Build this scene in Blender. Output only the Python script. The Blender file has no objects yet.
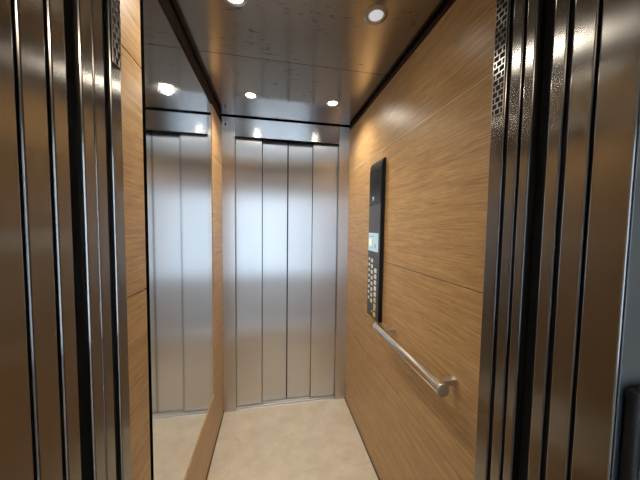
import bpy, bmesh, math, random
from mathutils import Vector, Matrix
random.seed(7)
S = bpy.context.scene
COL = S.collection
# ---------------------------------------------------------------- camera
F = 254.19; CAMZ = 1.3772
r = Vector((0.98267137, -0.18488592, 0.01319728)); u = Vector((-0.00315405, 0.05451034, 0.99850822)); f = Vector((0.1853295, 0.98124707, -0.05298261))
cam = bpy.data.cameras.new('camera'); co = bpy.data.objects.new('camera', cam); COL.objects.link(co)
cam.sensor_width = 36; cam.lens = F * 36 / 640; cam.clip_start = 0.01
m = Matrix((r, u, -f)).transposed().to_4x4(); m.translation = (0, 0, CAMZ); co.matrix_world = m
S.camera = co
# ---------------------------------------------------------------- sky, lamps, exposure
W = bpy.data.worlds.new('world'); S.world = W; W.use_nodes = True
bg = W.node_tree.nodes['Background']; bg.inputs[0].default_value = (0.72, 0.85, 1.0, 1); bg.inputs[1].default_value = 3.9
S.view_settings.view_transform = 'Standard'; S.view_settings.look = 'None'; S.view_settings.gamma = 1
S.view_settings.use_curve_mapping = False; S.view_settings.exposure = 0.0
LAMP_W = 17.0; LAMP_COL = (1.0, 0.91, 0.78); LENS = 40.0
ADDED_LAMP_W = 26.0
pl = bpy.data.lights.new('window_portal', 'AREA'); pl.shape = 'RECTANGLE'; pl.size = 2.6; pl.size_y = 2.25; pl.cycles.is_portal = True
po = bpy.data.objects.new('window_portal', pl); COL.objects.link(po); po.location = (0.15, -2.62, 1.2); po.rotation_euler = (math.radians(90), 0, 0)

XL, XR, Y0, Y1, ZC = -0.3457, 0.5783, 0.50, 1.90, 2.14
JL, JR = -0.2607, 0.487

# ---------------------------------------------------------------- materials
def nmat(name):
    mt = bpy.data.materials.new(name); mt.use_nodes = True
    nt = mt.node_tree; return mt, nt, nt.nodes, nt.links, nt.nodes['Principled BSDF']
def plain(name, col, rough=.5, metal=0, emit=None, es=0, bump=0, scale=60, spec=.5):
    mt, nt, N, L, b = nmat(name)
    b.inputs['Base Color'].default_value = (*col, 1); b.inputs['Roughness'].default_value = rough; b.inputs['Metallic'].default_value = metal
    b.inputs['Specular IOR Level'].default_value = spec
    if emit: b.inputs['Emission Color'].default_value = (*emit, 1); b.inputs['Emission Strength'].default_value = es
    tc = N.new('ShaderNodeTexCoord'); n = N.new('ShaderNodeTexNoise'); n.inputs['Scale'].default_value = scale
    L.new(tc.outputs['Object'], n.inputs['Vector'])
    mr = N.new('ShaderNodeMapRange'); mr.inputs['To Min'].default_value = max(0, rough - .05); mr.inputs['To Max'].default_value = min(1, rough + .05)
    L.new(n.outputs['Fac'], mr.inputs['Value']); L.new(mr.outputs[0], b.inputs['Roughness'])
    if bump:
        bp = N.new('ShaderNodeBump'); bp.inputs['Strength'].default_value = bump; bp.inputs['Distance'].default_value = .002
        L.new(n.outputs['Fac'], bp.inputs['Height']); L.new(bp.outputs[0], b.inputs['Normal'])
    return mt
def steel(name, col, rough, aniso=.6, tangent=(0, 0, 1), grain=(900, 900, 6), gb=.0, wave=.0, wscale=(4, 4, 4), rot=0.25):
    mt, nt, N, L, b = nmat(name)
    b.inputs['Metallic'].default_value = 1
    tc = N.new('ShaderNodeTexCoord'); mp = N.new('ShaderNodeMapping'); mp.inputs['Scale'].default_value = grain
    L.new(tc.outputs['Object'], mp.inputs['Vector'])
    n = N.new('ShaderNodeTexNoise'); n.inputs['Scale'].default_value = 1; n.inputs['Detail'].default_value = 3
    L.new(mp.outputs[0], n.inputs['Vector'])
    cr = N.new('ShaderNodeValToRGB'); cr.color_ramp.elements[0].position = .3; cr.color_ramp.elements[1].position = .7
    cr.color_ramp.elements[0].color = (*[c * .97 for c in col], 1); cr.color_ramp.elements[1].color = (*[min(1, c * 1.02) for c in col], 1)
    L.new(n.outputs['Fac'], cr.inputs['Fac']); L.new(cr.outputs[0], b.inputs['Base Color'])
    mr = N.new('ShaderNodeMapRange'); mr.inputs['To Min'].default_value = rough * .95; mr.inputs['To Max'].default_value = rough * 1.06
    L.new(n.outputs['Fac'], mr.inputs['Value']); L.new(mr.outputs[0], b.inputs['Roughness'])
    b.inputs['Anisotropic'].default_value = aniso; b.inputs['Anisotropic Rotation'].default_value = rot
    cx = N.new('ShaderNodeCombineXYZ')
    for i in range(3): cx.inputs[i].default_value = tangent[i]
    L.new(cx.outputs[0], b.inputs['Tangent'])
    bp = N.new('ShaderNodeBump'); bp.inputs['Strength'].default_value = gb; bp.inputs['Distance'].default_value = .0004
    L.new(n.outputs['Fac'], bp.inputs['Height'])
    last = bp
    if wave:
        m2 = N.new('ShaderNodeMapping'); m2.inputs['Scale'].default_value = wscale; L.new(tc.outputs['Object'], m2.inputs['Vector'])
        n2 = N.new('ShaderNodeTexNoise'); n2.inputs['Scale'].default_value = 1; n2.inputs['Detail'].default_value = 1.5
        L.new(m2.outputs[0], n2.inputs['Vector'])
        b2 = N.new('ShaderNodeBump'); b2.inputs['Strength'].default_value = wave; b2.inputs['Distance'].default_value = .01
        L.new(n2.outputs['Fac'], b2.inputs['Height']); L.new(bp.outputs[0], b2.inputs['Normal']); last = b2
    L.new(last.outputs[0], b.inputs['Normal'])
    return mt
def oak(name, light=(.61, .385, .165), dark=(.34, .19, .075)):
    mt, nt, N, L, b = nmat(name)
    tc = N.new('ShaderNodeTexCoord')
    def noise(scale, detail, dist=0, off=(0, 0, 0)):
        mp = N.new('ShaderNodeMapping'); mp.inputs['Scale'].default_value = scale; mp.inputs['Location'].default_value = off
        L.new(tc.outputs['Object'], mp.inputs['Vector'])
        n = N.new('ShaderNodeTexNoise'); n.inputs['Scale'].default_value = 1; n.inputs['Detail'].default_value = detail; n.inputs['Distortion'].default_value = dist
        L.new(mp.outputs[0], n.inputs['Vector']); return n
    broad = noise((2, 1.1, 20), 4, 1.2)
    fine = noise((40, 7, 260), 6, .3)
    pores = noise((60, 22, 620), 2, 0)
    rings = N.new('ShaderNodeMath'); rings.operation = 'MULTIPLY'; rings.inputs[1].default_value = 9; L.new(broad.outputs['Fac'], rings.inputs[0])
    fr = N.new('ShaderNodeMath'); fr.operation = 'PINGPONG'; fr.inputs[1].default_value = 1; L.new(rings.outputs[0], fr.inputs[0])
    a1 = N.new('ShaderNodeMath'); a1.operation = 'MULTIPLY_ADD'; a1.inputs[1].default_value = .17; L.new(fr.outputs[0], a1.inputs[0])
    f2 = N.new('ShaderNodeMath'); f2.operation = 'MULTIPLY'; f2.inputs[1].default_value = .85; L.new(fine.outputs['Fac'], f2.inputs[0]); L.new(f2.outputs[0], a1.inputs[2])
    cr = N.new('ShaderNodeValToRGB'); cr.color_ramp.elements[0].position = .3; cr.color_ramp.elements[1].position = .8
    cr.color_ramp.elements[0].color = (*dark, 1); cr.color_ramp.elements[1].color = (*light, 1)
    L.new(a1.outputs[0], cr.inputs['Fac']); cr.color_ramp.elements[0].position = .28; cr.color_ramp.elements[1].position = .80
    pr = N.new('ShaderNodeValToRGB'); pr.color_ramp.elements[0].position = .33; pr.color_ramp.elements[1].position = .45
    pr.color_ramp.elements[0].color = (.62, .55, .48, 1); pr.color_ramp.elements[1].color = (1, 1, 1, 1)
    L.new(pores.outputs['Fac'], pr.inputs['Fac'])
    mx = N.new('ShaderNodeMix'); mx.data_type = 'RGBA'; mx.blend_type = 'MULTIPLY'; mx.inputs[0].default_value = .75
    L.new(cr.outputs[0], mx.inputs[6]); L.new(pr.outputs[0], mx.inputs[7]); L.new(mx.outputs[2], b.inputs['Base Color'])
    b.inputs['Roughness'].default_value = .38; b.inputs['Specular IOR Level'].default_value = .4
    bp = N.new('ShaderNodeBump'); bp.inputs['Strength'].default_value = .25; bp.inputs['Distance'].default_value = .0006
    L.new(pores.outputs['Fac'], bp.inputs['Height']); L.new(bp.outputs[0], b.inputs['Normal'])
    return mt
def floor_mat():
    mt, nt, N, L, b = nmat('beige_stone_vinyl')
    tc = N.new('ShaderNodeTexCoord')
    n1 = N.new('ShaderNodeTexNoise'); n1.inputs['Scale'].default_value = 7; n1.inputs['Detail'].default_value = 8; n1.inputs['Roughness'].default_value = .65
    L.new(tc.outputs['Object'], n1.inputs['Vector'])
    cr = N.new('ShaderNodeValToRGB'); cr.color_ramp.elements[0].position = .35; cr.color_ramp.elements[1].position = .65
    cr.color_ramp.elements[0].color = (.58, .50, .385, 1); cr.color_ramp.elements[1].color = (.70, .62, .49, 1)
    L.new(n1.outputs['Fac'], cr.inputs['Fac'])
    v = N.new('ShaderNodeTexVoronoi'); v.feature = 'DISTANCE_TO_EDGE'; v.inputs['Scale'].default_value = 2.3
    n2 = N.new('ShaderNodeTexNoise'); n2.inputs['Scale'].default_value = 9; n2.inputs['Detail'].default_value = 5
    L.new(tc.outputs['Object'], n2.inputs['Vector'])
    ad = N.new('ShaderNodeMix'); ad.data_type = 'VECTOR'; ad.inputs[0].default_value = .16
    L.new(tc.outputs['Object'], ad.inputs[4]); L.new(n2.outputs['Color'], ad.inputs[5]); L.new(ad.outputs[1], v.inputs['Vector'])
    c2 = N.new('ShaderNodeValToRGB'); c2.color_ramp.elements[0].position = 0; c2.color_ramp.elements[1].position = .008
    c2.color_ramp.elements[0].color = (.72, .66, .6, 1); c2.color_ramp.elements[1].color = (1, 1, 1, 1)
    L.new(v.outputs['Distance'], c2.inputs['Fac'])
    n3 = N.new('ShaderNodeTexNoise'); n3.inputs['Scale'].default_value = 4; L.new(tc.outputs['Object'], n3.inputs['Vector'])
    mr = N.new('ShaderNodeMapRange'); mr.inputs['From Min'].default_value = .42; mr.inputs['From Max'].default_value = .62; mr.inputs['To Max'].default_value = .7
    L.new(n3.outputs['Fac'], mr.inputs['Value'])
    mx = N.new('ShaderNodeMix'); mx.data_type = 'RGBA'; mx.blend_type = 'MULTIPLY'; L.new(mr.outputs[0], mx.inputs[0])
    L.new(cr.outputs[0], mx.inputs[6]); L.new(c2.outputs[0], mx.inputs[7]); L.new(mx.outputs[2], b.inputs['Base Color'])
    b.inputs['Roughness'].default_value = .5
    bp = N.new('ShaderNodeBump'); bp.inputs['Strength'].default_value = .2; bp.inputs['Distance'].default_value = .001
    L.new(n1.outputs['Fac'], bp.inputs['Height']); L.new(bp.outputs[0], b.inputs['Normal'])
    return mt
M = dict(
    door=steel('brushed_door_steel', (.64, .63, .615), .30, .97, wave=.04, wscale=(3, 3, 1.2)),
    frame=steel('brushed_frame_steel', (.60, .57, .54), .28, .97, wave=.02, wscale=(3, 3, 1.2)),
    header=steel('cross_brushed_header_steel', (.60, .59, .58), .24, .85, rot=0.0),
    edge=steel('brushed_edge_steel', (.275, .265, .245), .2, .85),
    ceil=steel('dull_ceiling_steel', (.38, .365, .35), .15, .3, tangent=(0, 1, 0), grain=(700, 6, 700), gb=.05, wave=.12, wscale=(5, 5, 5)),
    chrome=steel('satin_chrome', (.80, .77, .71), .15, .3, tangent=(0, 1, 0), grain=(800, 8, 800)),
    alu=plain('ribbed_aluminium', (.88, .87, .84), .38, .75),
    oak=oak('oak_veneer'),
    floor=floor_mat(),
    mirror=plain('silvered_mirror', (.86, .88, .88), .06, 1, scale=.5),
    top_shade=plain('brown_wall_top_shade', (.040, .022, .018), .7, 0, spec=.15),  # dark brown standing for shade along the wall tops
    callbody=plain('black_call_body', (.008, .008, .009), .5, spec=.25),
    face=plain('satin_dark_grey_face', (.062, .064, .068), .36),
    gapm=plain('dark_blue_grey_plate', (.045, .052, .058), .45, .6),
    glint=plain('seam_glint', (.80, .70, .52), .3, .3), groove=plain('seam_groove', (.10, .06, .03), .6),  # pale colour of the first is a painted lamp glint
    black=plain('black_void', (.003, .003, .003), .9, spec=0),
    rubber=plain('black_rubber', (.010, .010, .011), .6, bump=.2, spec=.2),
    panel=plain('matte_black_panel', (.040, .040, .042), .45, spec=.5),
    gloss=plain('gloss_black_panel', (.012, .013, .018), .14),
    lcd=plain('lcd_display', (.2, .3, .35), .3, emit=(.50, .66, .72), es=.62),
    lcdlow=plain('lcd_icon', (.03, .05, .09), .3, emit=(.14, .2, .3), es=.5),
    key=plain('ivory_button', (.82, .80, .70), .4),
    yellow=plain('yellow_button', (.75, .62, .12), .4),
    white=plain('white_sticker', (.75, .75, .78), .5),
    ink=plain('dark_ink', (.02, .02, .05), .5),
    skirt=plain('dark_skirting', (.10, .085, .07), .45, metal=.5),
    lens=plain('lamp_lens', (.8, .8, .8), .4, emit=LAMP_COL, es=LENS),
    lens2=plain('lamp_lens_cool', (.8, .8, .8), .4, emit=(.86, .90, 1), es=.42),
    ring=plain('satin_lamp_ring', (.42, .38, .32), .35, metal=1),
    plaster=plain('hall_plaster', (.46, .42, .37), .8, bump=.3),
    tile=plain('hall_stone_floor', (.42, .41, .39), .35, bump=.1, scale=14),
    dark=plain('shaft_concrete', (.03, .03, .03), .9, bump=.3),
    glass=plain('clear_glass', (.9, .95, 1), .02),
    blackmetal=plain('blue_grey_steel', (.17, .20, .225), .38, metal=1),
)
g = M['glass'].node_tree.nodes['Principled BSDF']; g.inputs['Transmission Weight'].default_value = 1; g.inputs['IOR'].default_value = 1.02

def scuffs(mt):
    nt = mt.node_tree; N, L = nt.nodes, nt.links; b = N['Principled BSDF']
    src = b.inputs['Base Color'].links[0].from_socket
    tc = N.new('ShaderNodeTexCoord'); mp = N.new('ShaderNodeMapping'); mp.inputs['Scale'].default_value = (30, 75, 30); L.new(tc.outputs['Object'], mp.inputs['Vector'])
    n = N.new('ShaderNodeTexNoise'); n.inputs['Scale'].default_value = 1; n.inputs['Detail'].default_value = 2; L.new(mp.outputs[0], n.inputs['Vector'])
    n2 = N.new('ShaderNodeTexNoise'); n2.inputs['Scale'].default_value = 5.5; L.new(tc.outputs['Object'], n2.inputs['Vector'])
    a = N.new('ShaderNodeMapRange'); a.inputs['From Min'].default_value = .60; a.inputs['From Max'].default_value = .68; L.new(n.outputs['Fac'], a.inputs['Value'])
    c = N.new('ShaderNodeMapRange'); c.inputs['From Min'].default_value = .50; c.inputs['From Max'].default_value = .60; L.new(n2.outputs['Fac'], c.inputs['Value'])
    m_ = N.new('ShaderNodeMath'); m_.operation = 'MULTIPLY'; L.new(a.outputs[0], m_.inputs[0]); L.new(c.outputs[0], m_.inputs[1])
    m2 = N.new('ShaderNodeMath'); m2.operation = 'MULTIPLY'; m2.inputs[1].default_value = .6; L.new(m_.outputs[0], m2.inputs[0])
    mx = N.new('ShaderNodeMix'); mx.data_type = 'RGBA'; mx.inputs[7].default_value = (.06, .055, .05, 1)
    L.new(m2.outputs[0], mx.inputs[0]); L.new(src, mx.inputs[6]); L.new(mx.outputs[2], b.inputs['Base Color'])
scuffs(M['ceil'])
# ---------------------------------------------------------------- mesh helpers
def box(bm, x0, x1, y0, y1, z0, z1, bev=0, seg=2):
    t = bmesh.new(); bmesh.ops.create_cube(t, size=1)
    for v in t.verts: v.co = Vector(((x0 + x1) / 2 + v.co.x * (x1 - x0), (y0 + y1) / 2 + v.co.y * (y1 - y0), (z0 + z1) / 2 + v.co.z * (z1 - z0)))
    if bev: bmesh.ops.bevel(t, geom=t.edges[:], offset=bev, segments=seg, profile=.5, affect='EDGES')
    merge(bm, t); return bm
def merge(bm, t):
    me = bpy.data.meshes.new('t'); t.to_mesh(me); t.free(); bm.from_mesh(me); bpy.data.meshes.remove(me)
def cyl(bm, a, b, rad, seg=28, rad2=None, bev=0):
    a, b = Vector(a), Vector(b); d = b - a
    t = bmesh.new(); bmesh.ops.create_cone(t, cap_ends=True, segments=seg, radius1=rad, radius2=rad if rad2 is None else rad2, depth=d.length)
    if bev:
        es = [e for e in t.edges if abs(abs(e.verts[0].co.z) - d.length / 2) < 1e-6 and abs(e.verts[0].co.z - e.verts[1].co.z) < 1e-6]
        bmesh.ops.bevel(t, geom=es, offset=bev, segments=2, profile=.5, affect='EDGES')
    mm = d.to_track_quat('Z', 'Y').to_matrix().to_4x4(); mm.translation = (a + b) / 2
    bmesh.ops.transform(t, matrix=mm, verts=t.verts); merge(bm, t); return bm
def lathe(bm, prof, c, seg=40):
    rings = []
    for rr, z in prof:
        rings.append([bm.verts.new((c[0] + rr * math.cos(2 * math.pi * k / seg), c[1] + rr * math.sin(2 * math.pi * k / seg), c[2] + z)) for k in range(seg)])
    for a, b in zip(rings, rings[1:]):
        for k in range(seg): bm.faces.new((a[k], a[(k + 1) % seg], b[(k + 1) % seg], b[k]))
    return rings
def nb(*a, **k): return box(bmesh.new(), *a, **k)
def obj(name, bm, mat, parent=None, smooth=False, origin=None):
    bmesh.ops.recalc_face_normals(bm, faces=bm.faces)
    if parent is not None: o0 = Vector(parent_loc(parent))
    elif origin is not None: o0 = Vector(origin)
    else:
        xs = [v.co for v in bm.verts]
        o0 = Vector(((min(c.x for c in xs) + max(c.x for c in xs)) / 2, (min(c.y for c in xs) + max(c.y for c in xs)) / 2, min(c.z for c in xs)))
    for v in bm.verts: v.co -= o0
    me = bpy.data.meshes.new(name); bm.to_mesh(me); bm.free()
    o = bpy.data.objects.new(name, me); COL.objects.link(o)
    me.materials.append(M[mat] if isinstance(mat, str) else mat)
    if smooth: me.shade_smooth(); me.set_sharp_from_angle(angle=math.radians(35))
    if parent is not None: o.parent = parent
    else: o.location = o0
    return o
def parent_loc(p):
    l = Vector(p.location)
    while p.parent: p = p.parent; l += p.location
    return l
def thing(name, label, cat, loc, group=None):
    o = bpy.data.objects.new(name, None); COL.objects.link(o); o.location = loc; o.empty_display_size = .05
    return tag(o, label, cat, group)
def tag(o, label, cat, group=None):
    o['label'] = label; o['category'] = cat; o['kind'] = 'thing'
    if group: o['group'] = group
    return o
def struct(name, bm, mat, parent=None, **k):
    o = obj(name, bm, mat, parent, **k)
    if parent is None: o['kind'] = 'structure'
    return o
Z0 = (0, 0, 0)
# ================================================================ SETTING: the car
WT = 2.131                                     # walls stop short of the ceiling: a shadow gap
MY0, MY1, MZ0, MZ1 = .783, 1.606, .332, 2.082      # opening for the mirror
def wood_wall(bm, xa, xb, y0, y1, hole=False):
    for z0, z1 in ((.012, .5985), (.6015, 1.1955), (1.1985, 1.7925), (1.7955, WT)):
        if not hole: box(bm, xa, xb, y0, y1, z0, z1, .0012); continue
        box(bm, xa, xb, y0, MY0, z0, z1, .0012); box(bm, xa, xb, MY1, y1, z0, z1, .0012)
        if z0 < MZ0: box(bm, xa, xb, MY0, MY1, z0, MZ0)
        if z1 > MZ1: box(bm, xa, xb, MY0, MY1, MZ1, z1)
    return bm
struct('wall_right', wood_wall(bmesh.new(), XR, XR + .018, .53, Y1 - .001), 'oak', origin=Z0)
struct('wall_left', wood_wall(bmesh.new(), XL - .018, XL, .53, Y1 - .001, True), 'oak', origin=Z0)
for k, zz in enumerate((.6, 1.197, 1.794)):
    struct('seam_strip', nb(XR + .0008, XR + .006, .531, Y1 - .002, zz - .0014, zz + .0014), 'glint' if k > 1 else 'groove')  # top seam is pale: lamp glint painted into its colour
bk = bmesh.new()
box(bk, XR + .0185, XR + .03, .53, Y1, 0, ZC + .03); box(bk, XL - .03, XL - .0185, .53, Y1, 0, ZC + .03)
struct('wall_lining', bk, 'black', origin=Z0)
struct('baseboard_right', nb(XR - .004, XR - .0002, .53, Y1 - .001, .001, .016, bev=.001), 'skirt')
struct('baseboard_left', nb(XL + .0002, XL + .004, .53, Y1 - .001, .001, .016, bev=.001), 'skirt')
struct('wall_top_shade_left', nb(XL - .0036, XL + .0015, .531, Y1 - .002, 2.0780, WT, bev=.0006), 'top_shade')  # shade on the wood above the mirror, put in as a dark strip
struct('wall_top_shade_right', nb(XR - .0015, XR + .006, .531, Y1 - .002, 2.108, WT, bev=.0006), 'top_shade')  # same painted shade along the right wall top
struct('floor', nb(XL - .018, XR + .018, .53, Y1, -.04, 0), 'floor', origin=Z0)
cb = bmesh.new(); box(cb, XL - .016, XR + .016, .515, 1.2345, ZC, ZC + .02); box(cb, XL - .016, XR + .016, 1.2375, Y1 + .02, ZC, ZC + .02)
# holes are not needed: the lamps sit on the sheet as shallow rings
struct('ceiling', cb, 'ceil', origin=Z0)
struct('ceiling_void', nb(XL - .03, XR + .03, .49, Y1 + .14, ZC + .021, ZC + .03), 'black', origin=Z0)
# far entrance frame
struct('trim_1', nb(XL - .015, JL, Y1, Y1 + .10, 0, WT, bev=.0015), 'frame')
struct('trim_2', nb(.500, XR + .015, Y1, Y1 + .10, 0, WT, bev=.0015), 'frame')
struct('trim_3', nb(JL + .0006, .4994, Y1, Y1 + .03, 2.004, WT, bev=.0015), 'header')
struct('wall_back', nb(XL - .03, XR + .03, Y1 + .101, Y1 + .14, 0, ZC + .02), 'black', origin=Z0)
struct('gap_shade_strip', nb(XL - .015, XR + .015, Y1 + .0015, Y1 + .1, WT + .0005, WT + .003), 'black')  # black strip paints the shade in the gap above the header
# near entrance: the car's front returns, header
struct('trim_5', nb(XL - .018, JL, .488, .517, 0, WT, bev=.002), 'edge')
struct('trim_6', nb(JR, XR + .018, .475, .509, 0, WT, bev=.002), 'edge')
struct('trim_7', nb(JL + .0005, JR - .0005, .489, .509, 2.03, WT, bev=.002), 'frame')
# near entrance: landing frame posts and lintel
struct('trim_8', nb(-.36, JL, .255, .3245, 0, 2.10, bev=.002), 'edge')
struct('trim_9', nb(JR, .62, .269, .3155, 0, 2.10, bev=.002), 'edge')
struct('post_reflection_tint', nb(JR + .004, .6195, .2672, .2688, .001, 2.099, bev=.0006), 'blackmetal')  # sheet added over the post; bluish landing-light reflection put into its colour
struct('trim_10', nb(JL + .0005, JR - .0005, .262, .3155, 2.03, 2.10, bev=.002), 'frame')
# shaft, dark, wrapped round the car
sh = bmesh.new()
box(sh, -.95, -.93, .33, 2.3, -.1, 2.6); box(sh, 1.15, 1.17, .33, 2.3, -.1, 2.6); box(sh, -.95, 1.17, 2.3, 2.32, -.1, 2.6)
box(sh, -.95, 1.17, .33, 2.32, 2.6, 2.62); box(sh, -.95, 1.17, .33, 2.32, -.12, -.1)
struct('wall_shaft', sh, 'dark', origin=Z0)
# landing hall behind the camera
lw = bmesh.new(); box(lw, -1.4, -.3605, .27, .33, 0, 2.6); box(lw, .6205, 1.7, .27, .33, 0, 2.6); box(lw, -.3605, .6205, .27, .33, 2.101, 2.6)
struct('wall_front', lw, 'plaster', origin=Z0)
struct('wall_hall_left', nb(-1.46, -1.4, -2.7, .33, 0, 2.6), 'plaster', origin=Z0)
struct('wall_hall_right', nb(1.7, 1.76, -2.7, .33, 0, 2.6), 'plaster', origin=Z0)
hb = bmesh.new(); VX0, VX1, VZ0, VZ1 = -1.15, 1.45, .06, 2.22
box(hb, -1.4, VX0, -2.7, -2.62, 0, 2.6); box(hb, VX1, 1.7, -2.7, -2.62, 0, 2.6); box(hb, VX0, VX1, -2.7, -2.62, VZ1, 2.6); box(hb, VX0, VX1, -2.7, -2.62, 0, VZ0)
struct('wall_hall_back', hb, 'plaster', origin=Z0)
struct('floor_hall', nb(-1.46, 1.76, -2.7, .35, -.04, 0), 'tile', origin=Z0)
struct('ceiling_hall', nb(-1.46, 1.76, -2.7, .33, 2.6, 2.64), 'plaster', origin=Z0)
wf = bmesh.new()
for a in ((VX0, VX0 + .04, VZ0, VZ1), (VX1 - .04, VX1, VZ0, VZ1), (VX0 + .04, VX1 - .04, VZ0, VZ0 + .04), (VX0 + .04, VX1 - .04, VZ1 - .04, VZ1), (.13, .17, VZ0 + .04, VZ1 - .04)): box(wf, a[0], a[1], -2.68, -2.64, a[2], a[3], .002)
w1 = struct('window_1', wf, 'blackmetal')
struct('pane', nb(VX0 + .045, VX1 - .045, -2.662, -2.658, VZ0 + .045, VZ1 - .045), 'glass', w1)
t = thing('added_ceiling_lamp', 'added round warm ceiling lamp, unseen behind the camera, tinting the door reflections', 'ceiling light', (.1, -1.5, 2.52))  # lamp added to warm the hall walls mirrored in the far doors
obj('shade', cyl(bmesh.new(), (.1, -1.5, 2.53), (.1, -1.5, 2.598), .2, 40, bev=.01), plain('added_lamp_opal', (.8, .78, .7), .5, emit=(1, .8, .6), es=3), t, smooth=True)
hl = bpy.data.lights.new('added_hall_lamp', 'AREA'); hl.shape = 'DISK'; hl.size = .36; hl.energy = ADDED_LAMP_W; hl.color = (1, .78, .58)
ho = bpy.data.objects.new('added_hall_lamp', hl); COL.objects.link(ho); ho.location = (0, 0, -.01); ho.parent = t

# ================================================================ DOORS
def sill(name, x0, x1, y0, y1, label, n):
    t = thing(name, label, 'threshold', ((x0 + x1) / 2, (y0 + y1) / 2, -.03))
    b = bmesh.new(); box(b, x0, x1, y0, y1, -.03, -.012)
    obj('groove_bed', b, 'skirt', t); b = bmesh.new()
    w = (y1 - y0) / (2 * n)
    for k in range(n): box(b, x0, x1, y0 + w * 2 * k + .0005, y0 + w * (2 * k + 1.15), -.012, .002, .0006, 1)
    obj('sill_plate', b, 'alu', t, origin=None)
    return t
sill('door_sill', JL, .500, Y1 + .0005, Y1 + .0995, 'ribbed aluminium threshold under the closed far doors', 4)
GD = 'closed panels of the far sliding door'
fx = [(-.2595, -.072, 1.940, 'leftmost of the four brushed steel panels of the closed far door'),
      (-.085, .1160, 1.966, 'second panel from the left in the closed far door, left of its middle seam'),
      (.1175, .316, 1.966, 'third panel from the left in the closed far door, right of its middle seam'),
      (.303, .4985, 1.940, 'rightmost of the four brushed steel panels of the closed far door')]
for x0, x1, y, lb in fx:
    t = thing('sliding_door_panel', lb, 'elevator door', ((x0 + x1) / 2, y, .006), GD)
    obj('panel_sheet', nb(x0, x1, y, y + .022, .006, 2.05, bev=.0025), 'door', t)
    xe = x0 if x0 > .05 and x0 < .2 else (x1 if x1 < .2 and x1 > .05 else None)
    if xe is not None:
        a, b_ = (xe - .0003, xe + .004) if xe > .1168 else (xe - .004, xe + .0003)
        obj('edge_seal', nb(a, b_, y - .0008, y + .012, .008, 2.048), 'rubber', t)
    else:
        xs = x1 if x0 < 0 else x0
        obj('edge_lip', nb(xs - .003, xs + .003, y - .0015, y + .021, .008, 2.048, bev=.0008), 'chrome', t)
def open_panel(side, y0, y1, lb, g, outward=.23, xin=None):
    xi = (JL if side < 0 else JR) if xin is None else xin
    x0, x1 = (xi - outward, xi) if side < 0 else (xi, xi + outward)
    t = thing('sliding_door_panel', lb, 'elevator door', ((x0 + x1) / 2, (y0 + y1) / 2, .006), g)
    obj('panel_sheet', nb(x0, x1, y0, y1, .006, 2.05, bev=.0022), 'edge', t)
    return t
GL, GC = 'open landing door panels', 'open car door panels'
open_panel(-1, .3300, .3630, 'edge of the open outermost left door panel, widest steel strip at far left', GL)
open_panel(-1, .3700, .3940, 'edge of open door panel just left of the wide dark gap at left', GL)
open_panel(-1, .4200, .4440, 'edge of open door panel just right of the wide dark gap at left', GC)
open_panel(-1, .4456, .4710, 'edge of open door panel beside the narrow gap next to the left grille post', GC)
open_panel(1, .3210, .3530, 'edge of open door panel next to the widest steel post at right', GL)
open_panel(1, .3620, .3840, 'edge of open door panel just right of the wide black gap at right', GL)
open_panel(1, .4160, .4350, 'edge of open door panel just left of the wide black gap at right', GC)
open_panel(1, .4420, .4650, 'edge of open door panel beside the right grille post', GC)
# black brush seals behind the gaps
def gap(side, y0, y1, inset, lb, mat='rubber', name='door_seal', cat='seal'):
    x = (JL - inset) if side < 0 else (JR + inset)
    a, b_ = (x - .02, x) if side < 0 else (x, x + .02)
    o = obj(name, nb(a, b_, y0, y1, .01, 2.02), mat); tag(o, lb, cat)
gap(-1, .3248, .3298, .006, 'thin black seal in the outermost groove of the left door edges')
gap(-1, .3632, .3698, .006, 'black seal in the second groove from the left edge')
gap(-1, .4712, .4878, .008, 'black seal in the narrow gap left of the left grille post')
gap(-1, .3945, .4195, .02, 'dark blue-grey upright plate in the wide gap between the left landing and car doors', 'gapm', 'gap_plate', 'plate')
gap(1, .3845, .4155, .02, 'near-black upright plate in the wide gap between the right landing and car doors', 'rubber', 'gap_plate', 'plate')
gap(1, .3158, .3208, .006, 'thin black seal beside the right landing frame post')
gap(1, .3532, .3618, .006, 'black seal in the groove between the two right landing door edges')
gap(1, .4352, .4418, .006, 'thin black seal between the two right car door edges')
gap(1, .4652, .4748, .006, 'thin black seal beside the right grille post')
sill('door_sill', JL, JR, .256, .40, 'ribbed aluminium landing threshold under the near opening', 5)
sill('door_sill', JL, JR, .41, .5295, 'ribbed aluminium car threshold at the cabin edge of the near opening', 4)

# ================================================================ GRILLES on the near posts
def grille(side, y0, y1, z0, z1, lb):
    X = JL if side < 0 else JR
    s = 1 if side < 0 else -1          # towards the opening
    t = thing('ventilation_grille', lb, 'grille', (X, (y0 + y1) / 2, z0), 'perforated grilles on the near posts')
    a, b_ = sorted((X + s * .0002, X + s * .0012)); obj('backing', nb(a, b_, y0, y1, z0, z1), 'rubber', t)
    b = bmesh.new(); a, c_ = sorted((X + s * .0012, X + s * .0026))
    n = int((z1 - z0) / .0125); wdt = (y1 - y0)
    for k in range(n + 1):
        z = z0 + (z1 - z0) * k / n
        box(b, a, c_, y0, y1, z - .0009, z + .0009)
        if k < n:
            for q in (((.0, .5, 1.0) if k % 2 else (.0, .27, .74, 1.0))):
                yy = y0 + wdt * q; box(b, a, c_, max(y0, yy - .0007), min(y1, yy + .0007), z, z + (z1 - z0) / n)
    obj('lattice', b, 'frame', t)
grille(-1, .4905, .5145, 1.645, 2.0, 'perforated grille at the top of the left near post')
grille(1, .4775, .5065, 1.628, 2.0, 'perforated grille at the top of the right near post')

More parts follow.
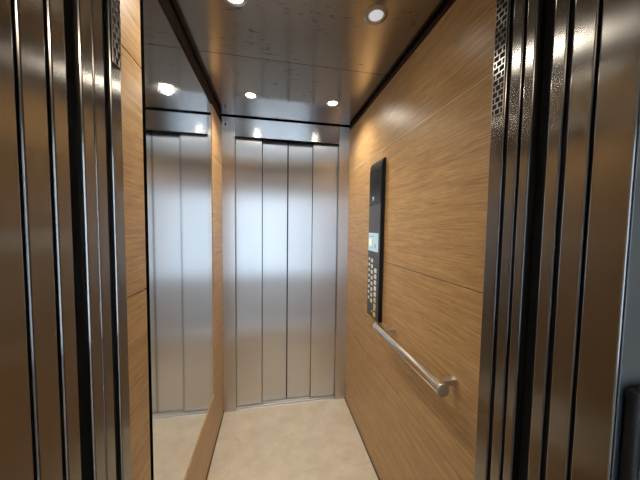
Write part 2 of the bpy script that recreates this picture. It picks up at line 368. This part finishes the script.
# ================================================================ MIRROR
t = thing('wall_mirror', 'tall frameless mirror on the left oak wall reflecting the far doors', 'mirror', (XL, 1.2, .332))
obj('backing', nb(XL - .012, XL - .006, MY0 + .001, MY1 - .001, MZ0 + .001, MZ1 - .001), 'rubber', t)
obj('edge_seal', nb(XL - .0059, XL - .0008, MY0 + .001, .802, MZ0 + .0015, MZ1 - .0015), 'black', t)
obj('glass', nb(XL - .0058, XL - .0038, .8025, MY1 - .0015, MZ0 + .0015, MZ1 - .0015), 'mirror', t)

# ================================================================ HANDRAIL
RX, RZ, RR = .508, .888, .0195
t = thing('handrail', 'satin steel tubular handrail on two brackets on the right oak wall', 'handrail', (RX, .93, RZ - .05))
obj('rail', cyl(bmesh.new(), (RX, .660, RZ), (RX, 1.158, RZ), RR, 40), 'chrome', t, smooth=True)
for y, q in ((.660, -1), (1.158, 1)):
    obj('end_cap', cyl(bmesh.new(), (RX, y, RZ), (RX, y + q * .003, RZ), RR + .0006, 40, bev=.0008), 'frame', t, smooth=True)
for y in (.697, 1.105):
    b = bmesh.new()
    box(b, RX + RR - .006, XR - .004, y - .011, y + .011, RZ - .008, RZ + .010, .0015)
    br = obj('bracket', b, 'frame', t)
    obj('wall_plate', nb(XR - .004, XR - .0002, y - .0125, y + .0125, RZ - .0095, RZ + .0115, bev=.001), 'frame', br)

# ================================================================ CAR OPERATING PANEL (right wall)
PX = .5555; py0, py1, pz0, pz1 = 1.248, 1.408, .868, 1.738
t = thing('control_panel', 'tall slim black elevator control panel with display and buttons on right oak wall', 'control panel', (XR, (py0 + py1) / 2, pz0))
# body: profile in z extruded along y, top leaning back to the wall
prof = [(XR - .0003, pz0), (PX + .006, pz0), (PX + .001, pz0 + .004), (PX, pz0 + .010), (PX, pz1 - .05), (PX + .0012, pz1 - .025), (PX + .006, pz1 - .008), (PX + .013, pz1), (XR - .0003, pz1)]
b = bmesh.new()
ra = [b.verts.new((x, py0, z)) for x, z in prof]; rb = [b.verts.new((x, py1, z)) for x, z in prof]
b.faces.new(ra); b.faces.new(rb)
for k in range(len(prof)): b.faces.new((ra[k], ra[(k + 1) % len(prof)], rb[(k + 1) % len(prof)], rb[k]))
obj('housing', b, 'rubber', t, smooth=True)
obj('face_plate', nb(PX - .0006, PX + .0006, py0 + .0015, py1 - .0008, pz0 + .009, pz1 - .052, bev=.0003), 'face', t)
X = PX - .0006
obj('glossy_cover', nb(X - .0012, X + .0002, py0 + .003, py1 - .003, 1.50, pz1 - .05, bev=.0004), 'gloss', t)
# emblem: an oval outline and small dot on the glossy cover
b = bmesh.new(); n = 32; yc, zc = 1.335, 1.65
for k in range(n):
    a0, a1 = 2 * math.pi * k / n, 2 * math.pi * (k + 1) / n
    cyl(b, (X - .0014, yc + .030 * math.cos(a0), zc + .030 * math.sin(a0)), (X - .0014, yc + .030 * math.cos(a1), zc + .030 * math.sin(a1)), .0011, 6)
obj('speaker_ring', b, plain('ring_blue_grey', (.10, .12, .18), .4), t)
obj('indicator_lamp', cyl(bmesh.new(), (X - .0035, 1.345, 1.535), (X - .001, 1.345, 1.535), .011, 20, bev=.0008), plain('indicator_white', (.6, .6, .62), .3), t, smooth=True)
dy0, dy1, dz0, dz1 = 1.268, 1.402, 1.243, 1.345
d = obj('display', nb(X - .0020, X + .0003, dy0, dy1, dz0, dz1, bev=.0005), 'lcd', t)
b = bmesh.new()
box(b, X - .0026, X - .0019, 1.30, 1.31, 1.262, 1.285); box(b, X - .0026, X - .0019, 1.345, 1.349, 1.262, 1.31); box(b, X - .0026, X - .0019, 1.318, 1.40, 1.325, 1.3275)
obj('display_symbols', b, 'lcdlow', d)
b = bmesh.new(); box(b, X - .0026, X - .0019, 1.352, 1.392, 1.272, 1.312)
obj('floor_indicator', b, plain('lcd_warm', (.5, .5, .4), .3, emit=(.80, .80, .66), es=.75), d)
# three columns of buttons, the near column running furthest down
def btn(y, z, w, h, mat='key', name='button'):
    o = obj(name, nb(X - .0040, X + .0003, y - w / 2, y + w / 2, z - h / 2, z + h / 2, bev=.001), mat, t)
    return o
for k in range(8): btn(1.382, 1.196 - k * .032, .013, .015)
for k in range(8): btn(1.343, 1.190 - k * .0325, .019, .020)
for k in range(7): btn(1.294, 1.140 - k * .0325, .024, .023, 'key' if k < 5 else plain('lime_button', (.66, .66, .38), .4))
btn(1.296, .9395 - .012, .020, .018, plain('rose_button', (.66, .52, .42), .4))
yb = btn(1.296, .897, .026, .022, 'yellow', 'alarm_button'); yb['label'] = 'yellow alarm button'
btn(1.330, .905, .007, .009, plain('green_key', (.45, .6, .3), .4), 'small_key')

# ================================================================ DOWNLIGHTS
GLAMP = 'ceiling downlights in the cabin'
lamps = [(.365, .905, 'lens2', 'near right round ceiling downlight with grey ring and dim pale lens'),
         (-.125, .925, 'lens', 'near left round ceiling downlight cut by the top edge of the photo'),
         (-.125, 1.58, 'lens', 'bright round ceiling downlight above the left of the far door'),
         (.365, 1.572, 'lens', 'bright round ceiling downlight above the right of the far door')]
for i, (x, y, ln, lb) in enumerate(lamps):
    t = thing('ceiling_downlight', lb, 'ceiling light', (x, y, ZC - .008), GLAMP)
    b = bmesh.new()
    lathe(b, [(.026, -.0002), (.0275, -.004), (.031, -.006), (.037, -.005), (.0425, -.001), (.0425, -.0001)], (x, y, ZC))
    obj('ring', b, 'ring', t, smooth=True)
    b = bmesh.new(); rg = lathe(b, [(.0262, -.0006), (.022, -.0035), (.012, -.0052), (.001, -.0058)], (x, y, ZC)); b.faces.new(rg[-1])
    obj('lens', b, ln, t, smooth=True)
    L = bpy.data.lights.new('downlight_lamp', 'SPOT'); L.energy = LAMP_W * (.07 if ln == 'lens2' else 1.12); L.color = LAMP_COL; L.spot_size = math.radians(146); L.spot_blend = .9; L.shadow_soft_size = .02
    lo = bpy.data.objects.new('downlight_lamp', L); COL.objects.link(lo); lo.location = (0, 0, -.012); lo.parent = t

# ================================================================ STICKER ON THE FAR LEFT JAMB
t = thing('pictogram_sign', 'small white square pictogram sticker high on the far left door jamb', 'sign', (-.322, Y1, 2.057))
obj('sticker', nb(-.339, -.305, Y1 - .0012, Y1 - .0002, 2.060, 2.100), 'white', t)
b = bmesh.new(); box(b, -.327, -.315, Y1 - .0018, Y1 - .0012, 2.068, 2.086); cyl(b, (-.321, Y1 - .0018, 2.091), (-.321, Y1 - .0012, 2.091), .004, 12)
obj('symbol', b, 'ink', t)

# ================================================================ CALL PANEL on the landing post
obj_p = thing('call_panel', 'black landing call panel with rounded corner and pale key on the right frame post', 'call panel', (.56, .269, .86))
obj('housing', nb(.4985, .600, .250, .2670, .86, 1.153, bev=.006, seg=3), 'callbody', obj_p, smooth=True)
obj('face', nb(.506, .594, .2485, .251, .87, 1.144, bev=.001), 'gloss', obj_p)
obj('call_button', nb(.523, .549, .2450, .2486, 1.055, 1.098, bev=.002), 'white', obj_p, smooth=True)
